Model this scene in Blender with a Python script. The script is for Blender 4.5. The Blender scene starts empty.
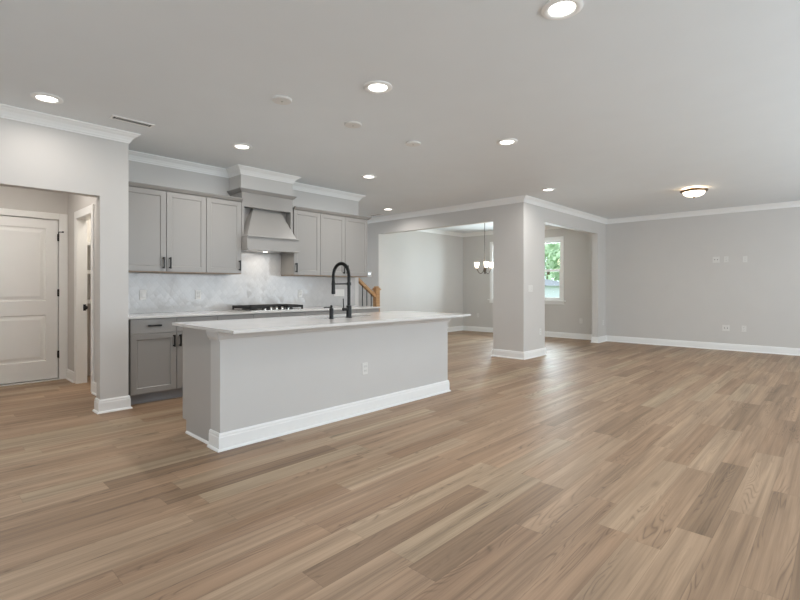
import bpy, bmesh, math, random
from mathutils import Vector, Matrix
random.seed(7)
S = bpy.context.scene
COL = S.collection
PI = math.pi
H = 2.755            # ceiling height

# ------------------------------------------------------------------ camera
cam_d = bpy.data.cameras.new('camera')
cam = bpy.data.objects.new('camera', cam_d)
COL.objects.link(cam)
cam.location = (0, 0, 1.21)
cam.rotation_euler = (PI/2, 0, math.atan2(442, 468) - PI/2)
cam_d.sensor_width = 36
cam_d.lens = 468/800*36
cam_d.shift_y = -12.1/800
cam_d.clip_start = 0.05
cam_d.clip_end = 200
S.camera = cam

# ------------------------------------------------------------------ world, exposure
w = bpy.data.worlds.new('world')
S.world = w
w.use_nodes = True
bg = w.node_tree.nodes['Background']
bg.inputs['Color'].default_value = (0.80, 0.90, 1.0, 1)
bg.inputs['Strength'].default_value = 2.4
S.view_settings.view_transform = 'Standard'
S.view_settings.look = 'None'
S.view_settings.gamma = 1
S.view_settings.use_curve_mapping = False
S.view_settings.exposure = 0.02
S.cycles.use_denoising = True
S.cycles.diffuse_bounces = 6
S.cycles.sample_clamp_indirect = 6

def area_light(name, loc, rot, sx, sy, power, color=(1, 1, 1), shape='RECTANGLE', spread=PI):
    l = bpy.data.lights.new(name, 'AREA')
    l.shape = shape
    l.size = sx
    if shape in ('RECTANGLE', 'ELLIPSE'):
        l.size_y = sy
    l.energy = power
    l.color = color
    l.spread = spread
    o = bpy.data.objects.new(name, l)
    o.location = loc
    o.rotation_euler = rot
    COL.objects.link(o)
    return o

DAY = (0.81, 0.92, 1.0)
BACK_Y = -2.2        # wall behind the camera, with windows
LEFT_X = -2.4
# daylight just outside the window openings
BACK_WINDOWS = [(-0.4, 1.0), (3.0, 1.6), (6.2, 1.6), (9.0, 1.0)]     # centre x, half width
for cx, hw in BACK_WINDOWS:
    area_light('daylight_fill', (cx, BACK_Y - 0.16, 1.5), (PI/2, 0, 0), 2*hw, 1.7, (8, 34, 40, 46)[BACK_WINDOWS.index((cx, hw))]*hw, DAY)
area_light('daylight_fill', (LEFT_X - 0.16, 1.8, 1.5), (0, -PI/2, 0), 1.7, 2.4, 18, DAY)
for cy in (5.415, 6.465):
    area_light('daylight_fill', (11.25, cy, 1.65), (0, PI/2, 0), 1.35, 0.86, 54, DAY)

area_light('daylight_fill', (5.2, 9.56, 1.6), (-PI/2, 0, 0), 1.5, 1.4, 10, DAY)  # unseen fill lamp, added to lighten the wall behind the stair railing
sun_d = bpy.data.lights.new('sun', 'SUN'); sun_d.energy = 2.6; sun_d.angle = math.radians(2); sun_d.color = (1, .96, .9)
sun = bpy.data.objects.new('sun', sun_d); COL.objects.link(sun)
sun.rotation_euler = Vector((0.50, 0.05, -0.86)).to_track_quat('-Z', 'Y').to_euler()

# ------------------------------------------------------------------ materials
def new_mat(name):
    m = bpy.data.materials.new(name)
    m.use_nodes = True
    nt = m.node_tree
    return m, nt, nt.nodes['Principled BSDF']

def lin(c):
    return tuple(((v/255)/12.92 if v/255 <= .04045 else ((v/255+.055)/1.055)**2.4) for v in c)

def paint(name, rgb, rough=0.5, bump=0.02, scale=350, metal=0.0, spec=0.5, var=0.02):
    """painted / plain surface with faint tone variation and roller texture"""
    m, nt, b = new_mat(name)
    c = lin(rgb)
    tc = nt.nodes.new('ShaderNodeTexCoord')
    n1 = nt.nodes.new('ShaderNodeTexNoise'); n1.inputs['Scale'].default_value = 3.0
    nt.links.new(tc.outputs['Object'], n1.inputs['Vector'])
    mx = nt.nodes.new('ShaderNodeMix'); mx.data_type = 'RGBA'
    mx.inputs['A'].default_value = tuple(v*(1-var) for v in c) + (1,)
    mx.inputs['B'].default_value = tuple(min(1, v*(1+var)) for v in c) + (1,)
    nt.links.new(n1.outputs['Fac'], mx.inputs['Factor'])
    nt.links.new(mx.outputs['Result'], b.inputs['Base Color'])
    b.inputs['Roughness'].default_value = rough
    b.inputs['Metallic'].default_value = metal
    b.inputs['Specular IOR Level'].default_value = spec
    if bump > 0:
        n2 = nt.nodes.new('ShaderNodeTexNoise'); n2.inputs['Scale'].default_value = scale
        nt.links.new(tc.outputs['Object'], n2.inputs['Vector'])
        bp = nt.nodes.new('ShaderNodeBump'); bp.inputs['Strength'].default_value = bump
        bp.inputs['Distance'].default_value = 0.002
        nt.links.new(n2.outputs['Fac'], bp.inputs['Height'])
        nt.links.new(bp.outputs['Normal'], b.inputs['Normal'])
    return m

def emit(name, rgb, strength):
    m, nt, b = new_mat(name)
    b.inputs['Base Color'].default_value = lin(rgb) + (1,)
    b.inputs['Emission Color'].default_value = lin(rgb) + (1,)
    b.inputs['Emission Strength'].default_value = strength
    b.inputs['Roughness'].default_value = 0.3
    return m

def math_node(nt, op, a, b=None, c=None):
    n = nt.nodes.new('ShaderNodeMath'); n.operation = op
    for i, v in enumerate((a, b, c)):
        if v is None: continue
        if isinstance(v, (int, float)): n.inputs[i].default_value = v
        else: nt.links.new(v, n.inputs[i])
    return n.outputs[0]

def floor_material():
    m, nt, b = new_mat('vinyl_plank_floor')
    L = nt.links
    tc = nt.nodes.new('ShaderNodeTexCoord')
    sp = nt.nodes.new('ShaderNodeSeparateXYZ'); L.new(tc.outputs['Object'], sp.inputs[0])
    X, Y = sp.outputs['X'], sp.outputs['Y']
    W, LEN = 0.152, 1.22
    yy = math_node(nt, 'DIVIDE', Y, W)
    row = math_node(nt, 'FLOOR', yy)
    fy = math_node(nt, 'FRACT', yy)
    wn = nt.nodes.new('ShaderNodeTexWhiteNoise'); wn.noise_dimensions = '1D'
    L.new(row, wn.inputs['W'])
    xx = math_node(nt, 'ADD', math_node(nt, 'DIVIDE', X, LEN), math_node(nt, 'MULTIPLY', wn.outputs['Value'], 7.31))
    colm = math_node(nt, 'FLOOR', xx)
    fx = math_node(nt, 'FRACT', xx)
    cb = nt.nodes.new('ShaderNodeCombineXYZ'); L.new(row, cb.inputs[0]); L.new(colm, cb.inputs[1])
    w2 = nt.nodes.new('ShaderNodeTexWhiteNoise'); w2.noise_dimensions = '2D'
    L.new(cb.outputs[0], w2.inputs['Vector'])
    rnd = w2.outputs['Value']
    # grain coordinates, shifted for every plank
    gx = math_node(nt, 'ADD', X, math_node(nt, 'MULTIPLY', rnd, 53.0))
    gy = math_node(nt, 'ADD', Y, math_node(nt, 'MULTIPLY', rnd, 19.0))
    def gvec(sx, sy):
        c = nt.nodes.new('ShaderNodeCombineXYZ')
        L.new(math_node(nt, 'MULTIPLY', gx, sx), c.inputs[0])
        L.new(math_node(nt, 'MULTIPLY', gy, sy), c.inputs[1])
        return c.outputs[0]
    def noise(v, scale, detail, dist=0.0, rough=0.55):
        n = nt.nodes.new('ShaderNodeTexNoise')
        n.inputs['Scale'].default_value = scale; n.inputs['Detail'].default_value = detail
        n.inputs['Distortion'].default_value = dist; n.inputs['Roughness'].default_value = rough
        L.new(v, n.inputs['Vector']); return n.outputs['Fac']
    broad = noise(gvec(0.40, 8.0), 1.6, 2, 0.3)
    streak = noise(gvec(0.22, 24.0), 1.6, 3, 0.2, 0.6)
    fine = noise(gvec(1.6, 75.0), 1.6, 4, 0.3, 0.65)
    # cathedral rings: thin dark contour lines of a stretched noise, in patches
    ring_src = noise(gvec(0.60, 7.0), 1.2, 2, 0.35)
    ring = math_node(nt, 'PINGPONG', math_node(nt, 'MULTIPLY', ring_src, 22.0), 0.5)
    ring = math_node(nt, 'POWER', math_node(nt, 'SUBTRACT', 1.0, math_node(nt, 'MULTIPLY', ring, 2.0)), 3.0)
    rmask = nt.nodes.new('ShaderNodeMapRange'); rmask.interpolation_type = 'SMOOTHSTEP'
    rmask.inputs['From Min'].default_value = 0.48; rmask.inputs['From Max'].default_value = 0.66
    L.new(noise(gvec(0.7, 9.0), 1.3, 3, 0.4), rmask.inputs['Value'])
    ring = math_node(nt, 'MULTIPLY', ring, rmask.outputs[0])
    knots = nt.nodes.new('ShaderNodeTexVoronoi'); knots.inputs['Scale'].default_value = 1.0
    L.new(gvec(1.1, 3.6), knots.inputs['Vector'])
    kn = nt.nodes.new('ShaderNodeMapRange')
    kn.inputs['From Min'].default_value = 0.02; kn.inputs['From Max'].default_value = 0.10
    kn.inputs['To Min'].default_value = 1.0; kn.inputs['To Max'].default_value = 0.0
    L.new(knots.outputs['Distance'], kn.inputs['Value'])
    ramp = nt.nodes.new('ShaderNodeValToRGB')
    e = ramp.color_ramp.elements
    e[0].position = 0.0; e[0].color = lin((138, 113, 89)) + (1,)
    e[1].position = 1.0; e[1].color = lin((170, 149, 123)) + (1,)
    for pos, c in ((0.12, (153, 124, 98)), (0.35, (160, 132, 106)), (0.6, (164, 137, 111)), (0.8, (168, 142, 116))):
        q = ramp.color_ramp.elements.new(pos); q.color = lin(c) + (1,)
    L.new(rnd, ramp.inputs['Fac'])
    # darken with grain
    g = math_node(nt, 'ADD', math_node(nt, 'MULTIPLY', broad, 0.45),
                  math_node(nt, 'ADD', math_node(nt, 'MULTIPLY', fine, 0.22), math_node(nt, 'MULTIPLY', streak, 0.33)))
    mr = nt.nodes.new('ShaderNodeMapRange')
    mr.inputs['From Min'].default_value = 0.36; mr.inputs['From Max'].default_value = 0.64
    mr.inputs['To Min'].default_value = 0.60; mr.inputs['To Max'].default_value = 1.27
    L.new(g, mr.inputs['Value'])
    val = math_node(nt, 'MULTIPLY', mr.outputs[0], math_node(nt, 'SUBTRACT', 1.0, math_node(nt, 'MULTIPLY', kn.outputs[0], 0.35)))
    val = math_node(nt, 'MULTIPLY', val, math_node(nt, 'SUBTRACT', 1.0, math_node(nt, 'MULTIPLY', ring, 0.46)))
    # seams
    ex = math_node(nt, 'MULTIPLY', math_node(nt, 'MINIMUM', fx, math_node(nt, 'SUBTRACT', 1.0, fx)), LEN)
    ey = math_node(nt, 'MULTIPLY', math_node(nt, 'MINIMUM', fy, math_node(nt, 'SUBTRACT', 1.0, fy)), W)
    edge = math_node(nt, 'MINIMUM', ex, ey)
    sm = nt.nodes.new('ShaderNodeMapRange')
    sm.inputs['From Min'].default_value = 0.0006; sm.inputs['From Max'].default_value = 0.0022
    sm.inputs['To Min'].default_value = 0.78; sm.inputs['To Max'].default_value = 1.0
    L.new(edge, sm.inputs['Value'])
    val = math_node(nt, 'MULTIPLY', val, sm.outputs[0])
    mul = nt.nodes.new('ShaderNodeMix'); mul.data_type = 'RGBA'; mul.blend_type = 'MULTIPLY'
    mul.inputs['Factor'].default_value = 1.0
    L.new(ramp.outputs['Color'], mul.inputs['A'])
    vc = nt.nodes.new('ShaderNodeCombineColor')
    L.new(val, vc.inputs[0])
    L.new(math_node(nt, 'POWER', val, 1.05), vc.inputs[1]); L.new(math_node(nt, 'POWER', val, 1.12), vc.inputs[2])
    L.new(vc.outputs[0], mul.inputs['B'])
    L.new(mul.outputs['Result'], b.inputs['Base Color'])
    rr = nt.nodes.new('ShaderNodeMapRange')
    rr.inputs['To Min'].default_value = 0.52; rr.inputs['To Max'].default_value = 0.40
    L.new(fine, rr.inputs['Value']); L.new(rr.outputs[0], b.inputs['Roughness'])
    b.inputs['Specular IOR Level'].default_value = 0.5
    hsum = math_node(nt, 'ADD', math_node(nt, 'MULTIPLY', fine, 0.25), sm.outputs[0])
    bp = nt.nodes.new('ShaderNodeBump'); bp.inputs['Strength'].default_value = 0.16; bp.inputs['Distance'].default_value = 0.0016
    L.new(hsum, bp.inputs['Height']); L.new(bp.outputs['Normal'], b.inputs['Normal'])
    return m

def tile_material():
    """glossy hand-made white lantern tile; every tile is tilted a hair"""
    m, nt, b = new_mat('glazed_lantern_tile')
    L = nt.links
    tc = nt.nodes.new('ShaderNodeTexCoord')
    sp = nt.nodes.new('ShaderNodeSeparateXYZ'); L.new(tc.outputs['Object'], sp.inputs[0])
    p = math_node(nt, 'DIVIDE', sp.outputs['X'], 0.085)
    q = math_node(nt, 'DIVIDE', sp.outputs['Z'], 0.10)
    sw = math_node(nt, 'MULTIPLY', math_node(nt, 'SINE', math_node(nt, 'MULTIPLY', q, 4*PI)), 0.055)
    u = math_node(nt, 'ADD', math_node(nt, 'ADD', p, q), sw)
    v = math_node(nt, 'ADD', math_node(nt, 'SUBTRACT', p, q), sw)
    def edge(t):
        f = math_node(nt, 'FRACT', t)
        return math_node(nt, 'MINIMUM', f, math_node(nt, 'SUBTRACT', 1.0, f))
    d = math_node(nt, 'MINIMUM', edge(u), edge(v))
    cell = nt.nodes.new('ShaderNodeCombineXYZ')
    L.new(math_node(nt, 'FLOOR', u), cell.inputs[0]); L.new(math_node(nt, 'FLOOR', v), cell.inputs[1])
    wn = nt.nodes.new('ShaderNodeTexWhiteNoise'); wn.noise_dimensions = '2D'
    L.new(cell.outputs[0], wn.inputs['Vector'])
    g = nt.nodes.new('ShaderNodeMapRange')
    g.inputs['From Min'].default_value = 0.012; g.inputs['From Max'].default_value = 0.03
    L.new(d, g.inputs['Value'])
    mx = nt.nodes.new('ShaderNodeMix'); mx.data_type = 'RGBA'
    mx.inputs['A'].default_value = lin((188, 186, 184)) + (1,)
    tone = nt.nodes.new('ShaderNodeMix'); tone.data_type = 'RGBA'
    tone.inputs['A'].default_value = lin((192, 190, 188)) + (1,); tone.inputs['B'].default_value = lin((198, 196, 194)) + (1,)
    L.new(wn.outputs['Value'], tone.inputs['Factor'])
    L.new(tone.outputs['Result'], mx.inputs['B']); L.new(g.outputs[0], mx.inputs['Factor'])
    L.new(mx.outputs['Result'], b.inputs['Base Color'])
    b.inputs['Roughness'].default_value = 0.07
    b.inputs['Specular IOR Level'].default_value = 0.5
    # tilt: geometry normal + small random vector, plus pillowed edges and waviness
    geo = nt.nodes.new('ShaderNodeNewGeometry')
    sub = nt.nodes.new('ShaderNodeVectorMath'); sub.operation = 'SUBTRACT'
    L.new(wn.outputs['Color'], sub.inputs[0]); sub.inputs[1].default_value = (.5, .5, .5)
    scl = nt.nodes.new('ShaderNodeVectorMath'); scl.operation = 'SCALE'; scl.inputs['Scale'].default_value = 0.034
    L.new(sub.outputs[0], scl.inputs[0])
    add = nt.nodes.new('ShaderNodeVectorMath'); add.operation = 'ADD'
    L.new(geo.outputs['Normal'], add.inputs[0]); L.new(scl.outputs[0], add.inputs[1])
    nrm = nt.nodes.new('ShaderNodeVectorMath'); nrm.operation = 'NORMALIZE'
    L.new(add.outputs[0], nrm.inputs[0])
    pil = nt.nodes.new('ShaderNodeMapRange'); pil.interpolation_type = 'SMOOTHSTEP'
    pil.inputs['From Max'].default_value = 0.16; L.new(d, pil.inputs['Value'])
    nz = nt.nodes.new('ShaderNodeTexNoise'); nz.inputs['Scale'].default_value = 22; L.new(tc.outputs['Object'], nz.inputs['Vector'])
    hh = math_node(nt, 'ADD', pil.outputs[0], math_node(nt, 'MULTIPLY', nz.outputs['Fac'], 0.5))
    bp = nt.nodes.new('ShaderNodeBump'); bp.inputs['Strength'].default_value = 0.16; bp.inputs['Distance'].default_value = 0.002
    L.new(hh, bp.inputs['Height']); L.new(nrm.outputs[0], bp.inputs['Normal'])
    L.new(bp.outputs['Normal'], b.inputs['Normal'])
    return m

def wood_material(name, c1, c2, axis_scale=(3, 30, 30), rough=0.4):
    m, nt, b = new_mat(name)
    tc = nt.nodes.new('ShaderNodeTexCoord')
    mp = nt.nodes.new('ShaderNodeMapping'); mp.inputs['Scale'].default_value = axis_scale
    nt.links.new(tc.outputs['Object'], mp.inputs['Vector'])
    n = nt.nodes.new('ShaderNodeTexNoise'); n.inputs['Scale'].default_value = 2; n.inputs['Detail'].default_value = 5
    n.inputs['Distortion'].default_value = 0.6
    nt.links.new(mp.outputs[0], n.inputs['Vector'])
    r = nt.nodes.new('ShaderNodeValToRGB')
    r.color_ramp.elements[0].position = .3; r.color_ramp.elements[0].color = lin(c1) + (1,)
    r.color_ramp.elements[1].position = .7; r.color_ramp.elements[1].color = lin(c2) + (1,)
    nt.links.new(n.outputs['Fac'], r.inputs['Fac']); nt.links.new(r.outputs['Color'], b.inputs['Base Color'])
    b.inputs['Roughness'].default_value = rough
    return m

def quartz_material():
    m, nt, b = new_mat('white_quartz')
    tc = nt.nodes.new('ShaderNodeTexCoord')
    n = nt.nodes.new('ShaderNodeTexNoise'); n.inputs['Scale'].default_value = 2.2; n.inputs['Detail'].default_value = 6; n.inputs['Distortion'].default_value = 1.5
    nt.links.new(tc.outputs['Object'], n.inputs['Vector'])
    r = nt.nodes.new('ShaderNodeValToRGB')
    r.color_ramp.elements[0].position = .35; r.color_ramp.elements[0].color = lin((212, 210, 207)) + (1,)
    r.color_ramp.elements[1].position = .65; r.color_ramp.elements[1].color = lin((218, 216, 213)) + (1,)
    nt.links.new(n.outputs['Fac'], r.inputs['Fac']); nt.links.new(r.outputs['Color'], b.inputs['Base Color'])
    b.inputs['Roughness'].default_value = 0.13
    return m

def glass_material():
    m = bpy.data.materials.new('window_glass'); m.use_nodes = True
    nt = m.node_tree; nt.nodes.clear()
    out = nt.nodes.new('ShaderNodeOutputMaterial')
    t = nt.nodes.new('ShaderNodeBsdfTransparent'); t.inputs['Color'].default_value = (.96, .98, .98, 1)
    g = nt.nodes.new('ShaderNodeBsdfGlossy'); g.inputs['Roughness'].default_value = 0.02
    f = nt.nodes.new('ShaderNodeFresnel'); f.inputs['IOR'].default_value = 1.25
    mx = nt.nodes.new('ShaderNodeMixShader')
    nt.links.new(f.outputs[0], mx.inputs[0]); nt.links.new(t.outputs[0], mx.inputs[1]); nt.links.new(g.outputs[0], mx.inputs[2])
    nt.links.new(mx.outputs[0], out.inputs['Surface'])
    return m

def leaf_material(name, c1, c2):
    m, nt, b = new_mat(name)
    tc = nt.nodes.new('ShaderNodeTexCoord')
    n = nt.nodes.new('ShaderNodeTexNoise'); n.inputs['Scale'].default_value = 1.7; n.inputs['Detail'].default_value = 4
    nt.links.new(tc.outputs['Object'], n.inputs['Vector'])
    r = nt.nodes.new('ShaderNodeValToRGB')
    r.color_ramp.elements[0].position = .35; r.color_ramp.elements[0].color = lin(c1) + (1,)
    r.color_ramp.elements[1].position = .65; r.color_ramp.elements[1].color = lin(c2) + (1,)
    nt.links.new(n.outputs['Fac'], r.inputs['Fac']); nt.links.new(r.outputs['Color'], b.inputs['Base Color'])
    b.inputs['Roughness'].default_value = 0.6
    return m

M_WALL = paint('greige_wall_paint', (208, 205, 201), 0.6, 0.04)
M_CEIL = paint('flat_ceiling_paint', (230, 234, 236), 0.8, 0.05)
M_TRIM = paint('white_trim_paint', (243, 243, 241), 0.35, 0.0)
M_CAB = paint('grey_cabinet_lacquer', (154, 151, 147), 0.38, 0.0)
M_PANEL = paint('light_grey_panel_paint', (178, 175, 171), 0.42, 0.0)
M_TOE = paint('dark_grey_toe_kick', (150, 150, 152), 0.5, 0.0)
M_ISL = paint('pale_grey_island_paint', (204, 202, 199), 0.5, 0.03)
M_BLACK = paint('matt_black_metal', (15, 14, 13), 0.42, 0.0, metal=0.2)
M_IRON = paint('cast_iron', (22, 20, 19), 0.55, 0.2, 200)
M_STEEL = paint('brushed_steel', (190, 188, 184), 0.25, 0.0, metal=1.0)
M_CHROME = paint('polished_chrome', (225, 222, 215), 0.12, 0.0, metal=1.0)
M_BRONZE = paint('oiled_bronze', (118, 96, 72), 0.35, 0.0, metal=0.7)
M_NICKEL = paint('dark_nickel', (84, 76, 68), 0.35, 0.0, metal=0.6)
M_PLATE = paint('white_plastic', (224, 222, 218), 0.35, 0.0)
M_SLOT = paint('dark_slot', (70, 68, 66), 0.6, 0.0)
M_VENTDARK = paint('vent_shadow', (34, 32, 31), 0.7, 0.0)
M_FLOOR = floor_material()
M_TILE = tile_material()
M_QUARTZ = quartz_material()
M_OAK = wood_material('stained_oak', (168, 124, 82), (204, 162, 114))
M_CABWOOD = wood_material('raw_plywood', (140, 118, 96), (158, 136, 112))
M_GLASS = glass_material()
M_LED = emit('led_lens', (255, 250, 242), 6)
M_SHADE = emit('lit_frosted_glass', (255, 238, 212), 5)
M_GRASS = leaf_material('lawn', (96, 124, 66), (128, 150, 88))
M_LEAF1 = leaf_material('foliage_green', (158, 188, 146), (200, 220, 186))
M_LEAF2 = leaf_material('foliage_pale_green', (176, 202, 168), (212, 228, 202))
M_BARK = wood_material('bark', (86, 70, 56), (120, 100, 82), (20, 20, 4), 0.9)
M_SIDING = paint('white_siding', (226, 230, 236), 0.6, 0.0)
M_ROOF = paint('grey_shingles', (128, 132, 140), 0.8, 0.3, 60)

# ------------------------------------------------------------------ geometry helpers
def BM(): return bmesh.new()

def box(bm, x0, x1, y0, y1, z0, z1, bevel=0.0, seg=2):
    vs = [bm.verts.new((x, y, z)) for z in (z0, z1) for (x, y) in ((x0, y0), (x1, y0), (x1, y1), (x0, y1))]
    fs = [(3, 2, 1, 0), (4, 5, 6, 7), (0, 1, 5, 4), (1, 2, 6, 5), (2, 3, 7, 6), (3, 0, 4, 7)]
    faces = [bm.faces.new([vs[i] for i in f]) for f in fs]
    if bevel > 0:
        es = list({e for f in faces for e in f.edges})
        bmesh.ops.bevel(bm, geom=es, offset=bevel, segments=seg, affect='EDGES', profile=0.5)
    return bm

def tube(bm, pts, r, n=12, cap=True, radii=None):
    pts = [Vector(p) for p in pts]
    rings = []
    up = None
    for i, p in enumerate(pts):
        if i == 0: d = pts[1] - p
        elif i == len(pts)-1: d = p - pts[i-1]
        else: d = (pts[i+1]-p).normalized() + (p-pts[i-1]).normalized()
        d.normalize()
        if up is None:
            up = Vector((0, 0, 1)) if abs(d.z) < 0.9 else Vector((1, 0, 0))
        s = d.cross(up).normalized(); up = s.cross(d).normalized()
        rr = radii[i] if radii else r
        rings.append([bm.verts.new(p + (s*math.cos(2*PI*k/n) + up*math.sin(2*PI*k/n))*rr) for k in range(n)])
    for a, b in zip(rings, rings[1:]):
        for k in range(n):
            bm.faces.new((a[k], a[(k+1) % n], b[(k+1) % n], b[k]))
    if cap:
        bm.faces.new(list(reversed(rings[0]))); bm.faces.new(rings[-1])
    return bm

def lathe(bm, prof, c=(0, 0, 0), n=32):
    """prof: list of (radius, z)"""
    rings = []
    for r, z in prof:
        if r < 1e-6: rings.append([bm.verts.new((c[0], c[1], c[2]+z))])
        else: rings.append([bm.verts.new((c[0]+r*math.cos(2*PI*k/n), c[1]+r*math.sin(2*PI*k/n), c[2]+z)) for k in range(n)])
    for a, b in zip(rings, rings[1:]):
        for k in range(n):
            k2 = (k+1) % n
            if len(a) == 1 and len(b) == 1: continue
            if len(a) == 1: bm.faces.new((a[0], b[k], b[k2]))
            elif len(b) == 1: bm.faces.new((a[k], a[k2], b[0]))
            else: bm.faces.new((a[k], a[k2], b[k2], b[k]))
    return bm

def sweep(bm, path, prof, closed=False):
    """mitred moulding: path in plan, room on the right-hand side; prof = [(projection, z)]"""
    P = [Vector(p) for p in path]; n = len(P)
    def rn(a, b):
        d = (b-a).normalized(); return Vector((d.y, -d.x))
    rings = []
    for i in range(n):
        prv = P[i-1] if (i > 0 or closed) else None
        nxt = P[(i+1) % n] if (i < n-1 or closed) else None
        if prv is None: m = rn(P[i], nxt)
        elif nxt is None: m = rn(prv, P[i])
        else:
            a, b = rn(prv, P[i]), rn(P[i], nxt)
            m = (a+b); m /= max(1e-6, m.dot(a))
        rings.append([bm.verts.new((P[i].x + m.x*d, P[i].y + m.y*d, z)) for d, z in prof])
    k = len(prof)
    rng = range(n if closed else n-1)
    for i in rng:
        a, b = rings[i], rings[(i+1) % n]
        for j in range(k):
            bm.faces.new((a[j], b[j], b[(j+1) % k], a[(j+1) % k]))
    if not closed:
        bm.faces.new(list(reversed(rings[0]))); bm.faces.new(rings[-1])
    return bm

def prism(bm, poly, axis, a0, a1):
    """extrude a polygon (2D) along axis between a0 and a1"""
    def v3(p, a):
        if axis == 'x': return (a, p[0], p[1])
        if axis == 'y': return (p[0], a, p[1])
        return (p[0], p[1], a)
    A = [bm.verts.new(v3(p, a0)) for p in poly]; B = [bm.verts.new(v3(p, a1)) for p in poly]
    n = len(poly)
    for i in range(n):
        bm.faces.new((A[i], A[(i+1) % n], B[(i+1) % n], B[i]))
    bm.faces.new(list(reversed(A))); bm.faces.new(B)
    return bm

def obj(name, bm, mat, parent=None, smooth=False, loc=None):
    bmesh.ops.recalc_face_normals(bm, faces=bm.faces)
    me = bpy.data.meshes.new(name)
    bm.to_mesh(me); bm.free()
    me.materials.append(mat)
    if smooth:
        for p in me.polygons: p.use_smooth = True
        try: me.set_sharp_from_angle(angle=math.radians(40))
        except Exception: pass
    o = bpy.data.objects.new(name, me)
    COL.objects.link(o)
    if parent: o.parent = parent
    if loc: o.location = loc
    return o

def thing(name, label, cat, loc=(0, 0, 0), rot=(0, 0, 0), group=None):
    o = bpy.data.objects.new(name, None); COL.objects.link(o)
    o.empty_display_size = 0.1
    o.location = loc; o.rotation_euler = rot
    return tag(o, label, cat, group)

def tag(o, label, cat, group=None):
    o['label'] = label; o['category'] = cat
    if group: o['group'] = group
    return o

def struct(name, bm, mat, label, cat, smooth=False):
    o = obj(name, bm, mat, smooth=smooth)
    o['kind'] = 'structure'; o['label'] = label; o['category'] = cat
    return o

def dup(root, loc, rot=None, label=None, group=None):
    r = root.copy(); COL.objects.link(r); r.location = loc
    if rot is not None: r.rotation_euler = rot
    if label: r['label'] = label
    if group: r['group'] = group
    for ch in list(root.children):
        c = ch.copy(); COL.objects.link(c); c.parent = r
        for g in list(ch.children):
            d = g.copy(); COL.objects.link(d); d.parent = c
    return r

# ------------------------------------------------------------------ room shell
YL = 5.21            # wall with the hall opening
YK = 5.89            # kitchen back wall
XP = 7.18            # wall with the dining opening
YP = 3.91           # wall with the second dining opening
XR = 10.97           # far right wall

bm = BM(); box(bm, LEFT_X-.12, XR+.14, BACK_Y-.12, 9.62, -0.12, 0.0)
struct('floor', bm, M_FLOOR, 'light brown wood plank floor across the whole room', 'floor')
bm = BM(); box(bm, LEFT_X-.12, XR+.14, BACK_Y-.12, 9.62, H, H+0.12)
struct('ceiling', bm, M_CEIL, 'flat pale grey ceiling dotted with recessed lights', 'ceiling')

# wall with hall opening (opening x 0.2..1.297, up to 2.10)
bm = BM()
box(bm, LEFT_X, 0.2, YL, 5.33, 0, H); box(bm, 0.2, 1.297, YL, 5.33, 2.10, H); box(bm, 1.297, 1.545, YL, 5.33, 0, H)
struct('wall_left', bm, M_WALL, 'pale wall with square opening to the back hall at left', 'wall')
# wall between hall and kitchen, with the pantry doorway
bm = BM()
box(bm, 1.50, 1.545, 5.33, 6.01, 0, H); box(bm, 1.50, 1.60, 6.01, 6.33, 0, H)
box(bm, 1.50, 1.60, 6.33, 7.03, 2.09, H); box(bm, 1.50, 1.60, 7.03, 7.53, 0, H)
struct('wall_hall_side', bm, M_WALL, 'beige hall side wall with the pantry doorway', 'wall')
bm = BM()
box(bm, -0.72, 0.475, 7.53, 7.65, 0, H); box(bm, 1.415, 1.60, 7.53, 7.65, 0, H); box(bm, 0.475, 1.415, 7.53, 7.65, 2.115, H)
struct('wall_hall_back', bm, M_WALL, 'beige hall end wall around the white panel door', 'wall')
bm = BM(); box(bm, -0.72, -0.60, 5.33, 7.53, 0, H)
struct('wall_hall_left', bm, M_WALL, 'hall left wall out of view', 'wall')
# pantry
bm = BM(); box(bm, 2.7, 2.8, 6.01, 7.65, 0, H); box(bm, 1.6, 2.7, 7.55, 7.65, 0, H)
struct('wall_pantry', bm, M_WALL, 'pantry wall behind the hall doorway', 'wall')
bm = BM(); box(bm, 1.545, 5.225, YK, 6.01, 0, H)
struct('wall_kitchen', bm, M_WALL, 'kitchen wall behind the grey cabinets', 'wall')
bm = BM(); box(bm, 2.946, 3.716, 5.57, YK, 2.482, H)
struct('wall_bulkhead', bm, M_WALL, 'pale boxed bulkhead above the range hood', 'wall')
bm = BM(); box(bm, XP, 7.30, YP, 4.505, 0, H); box(bm, XP, 7.30, 4.505, 7.43, 2.40, H); box(bm, XP, 7.30, 7.43, 9.5, 0, H)
box(bm, 7.30, 7.955, YP, 4.03, 0, H)
struct('wall_pillar', bm, M_WALL, 'square pillar and header of the wide dining room opening', 'wall')
bm = BM(); box(bm, 7.955, 10.48, YP, 4.03, 2.40, H); box(bm, 10.48, XR, YP, 4.03, 0, H)
struct('wall_front', bm, M_WALL, 'wall header and stub right of the pillar', 'wall')
bm = BM(); box(bm, 7.30, XR, 7.88, 8.0, 0, H)
struct('wall_dining', bm, M_WALL, 'bright dining room side wall seen through opening', 'wall')
WZ0, WZ1 = 0.905, 2.39
WIN = [(4.97, 5.86), (6.02, 6.91)]
bm = BM()
box(bm, XR, XR+.14, BACK_Y, 4.97, 0, H); box(bm, XR, XR+.14, 4.97, 6.91, 0, WZ0); box(bm, XR, XR+.14, 4.97, 6.91, WZ1, H)
box(bm, XR, XR+.14, 5.86, 6.02, WZ0, WZ1); box(bm, XR, XR+.14, 6.91, 9.5, 0, H)
struct('wall_right', bm, M_WALL, 'long pale grey far wall at right, with wall plates', 'wall')
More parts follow.
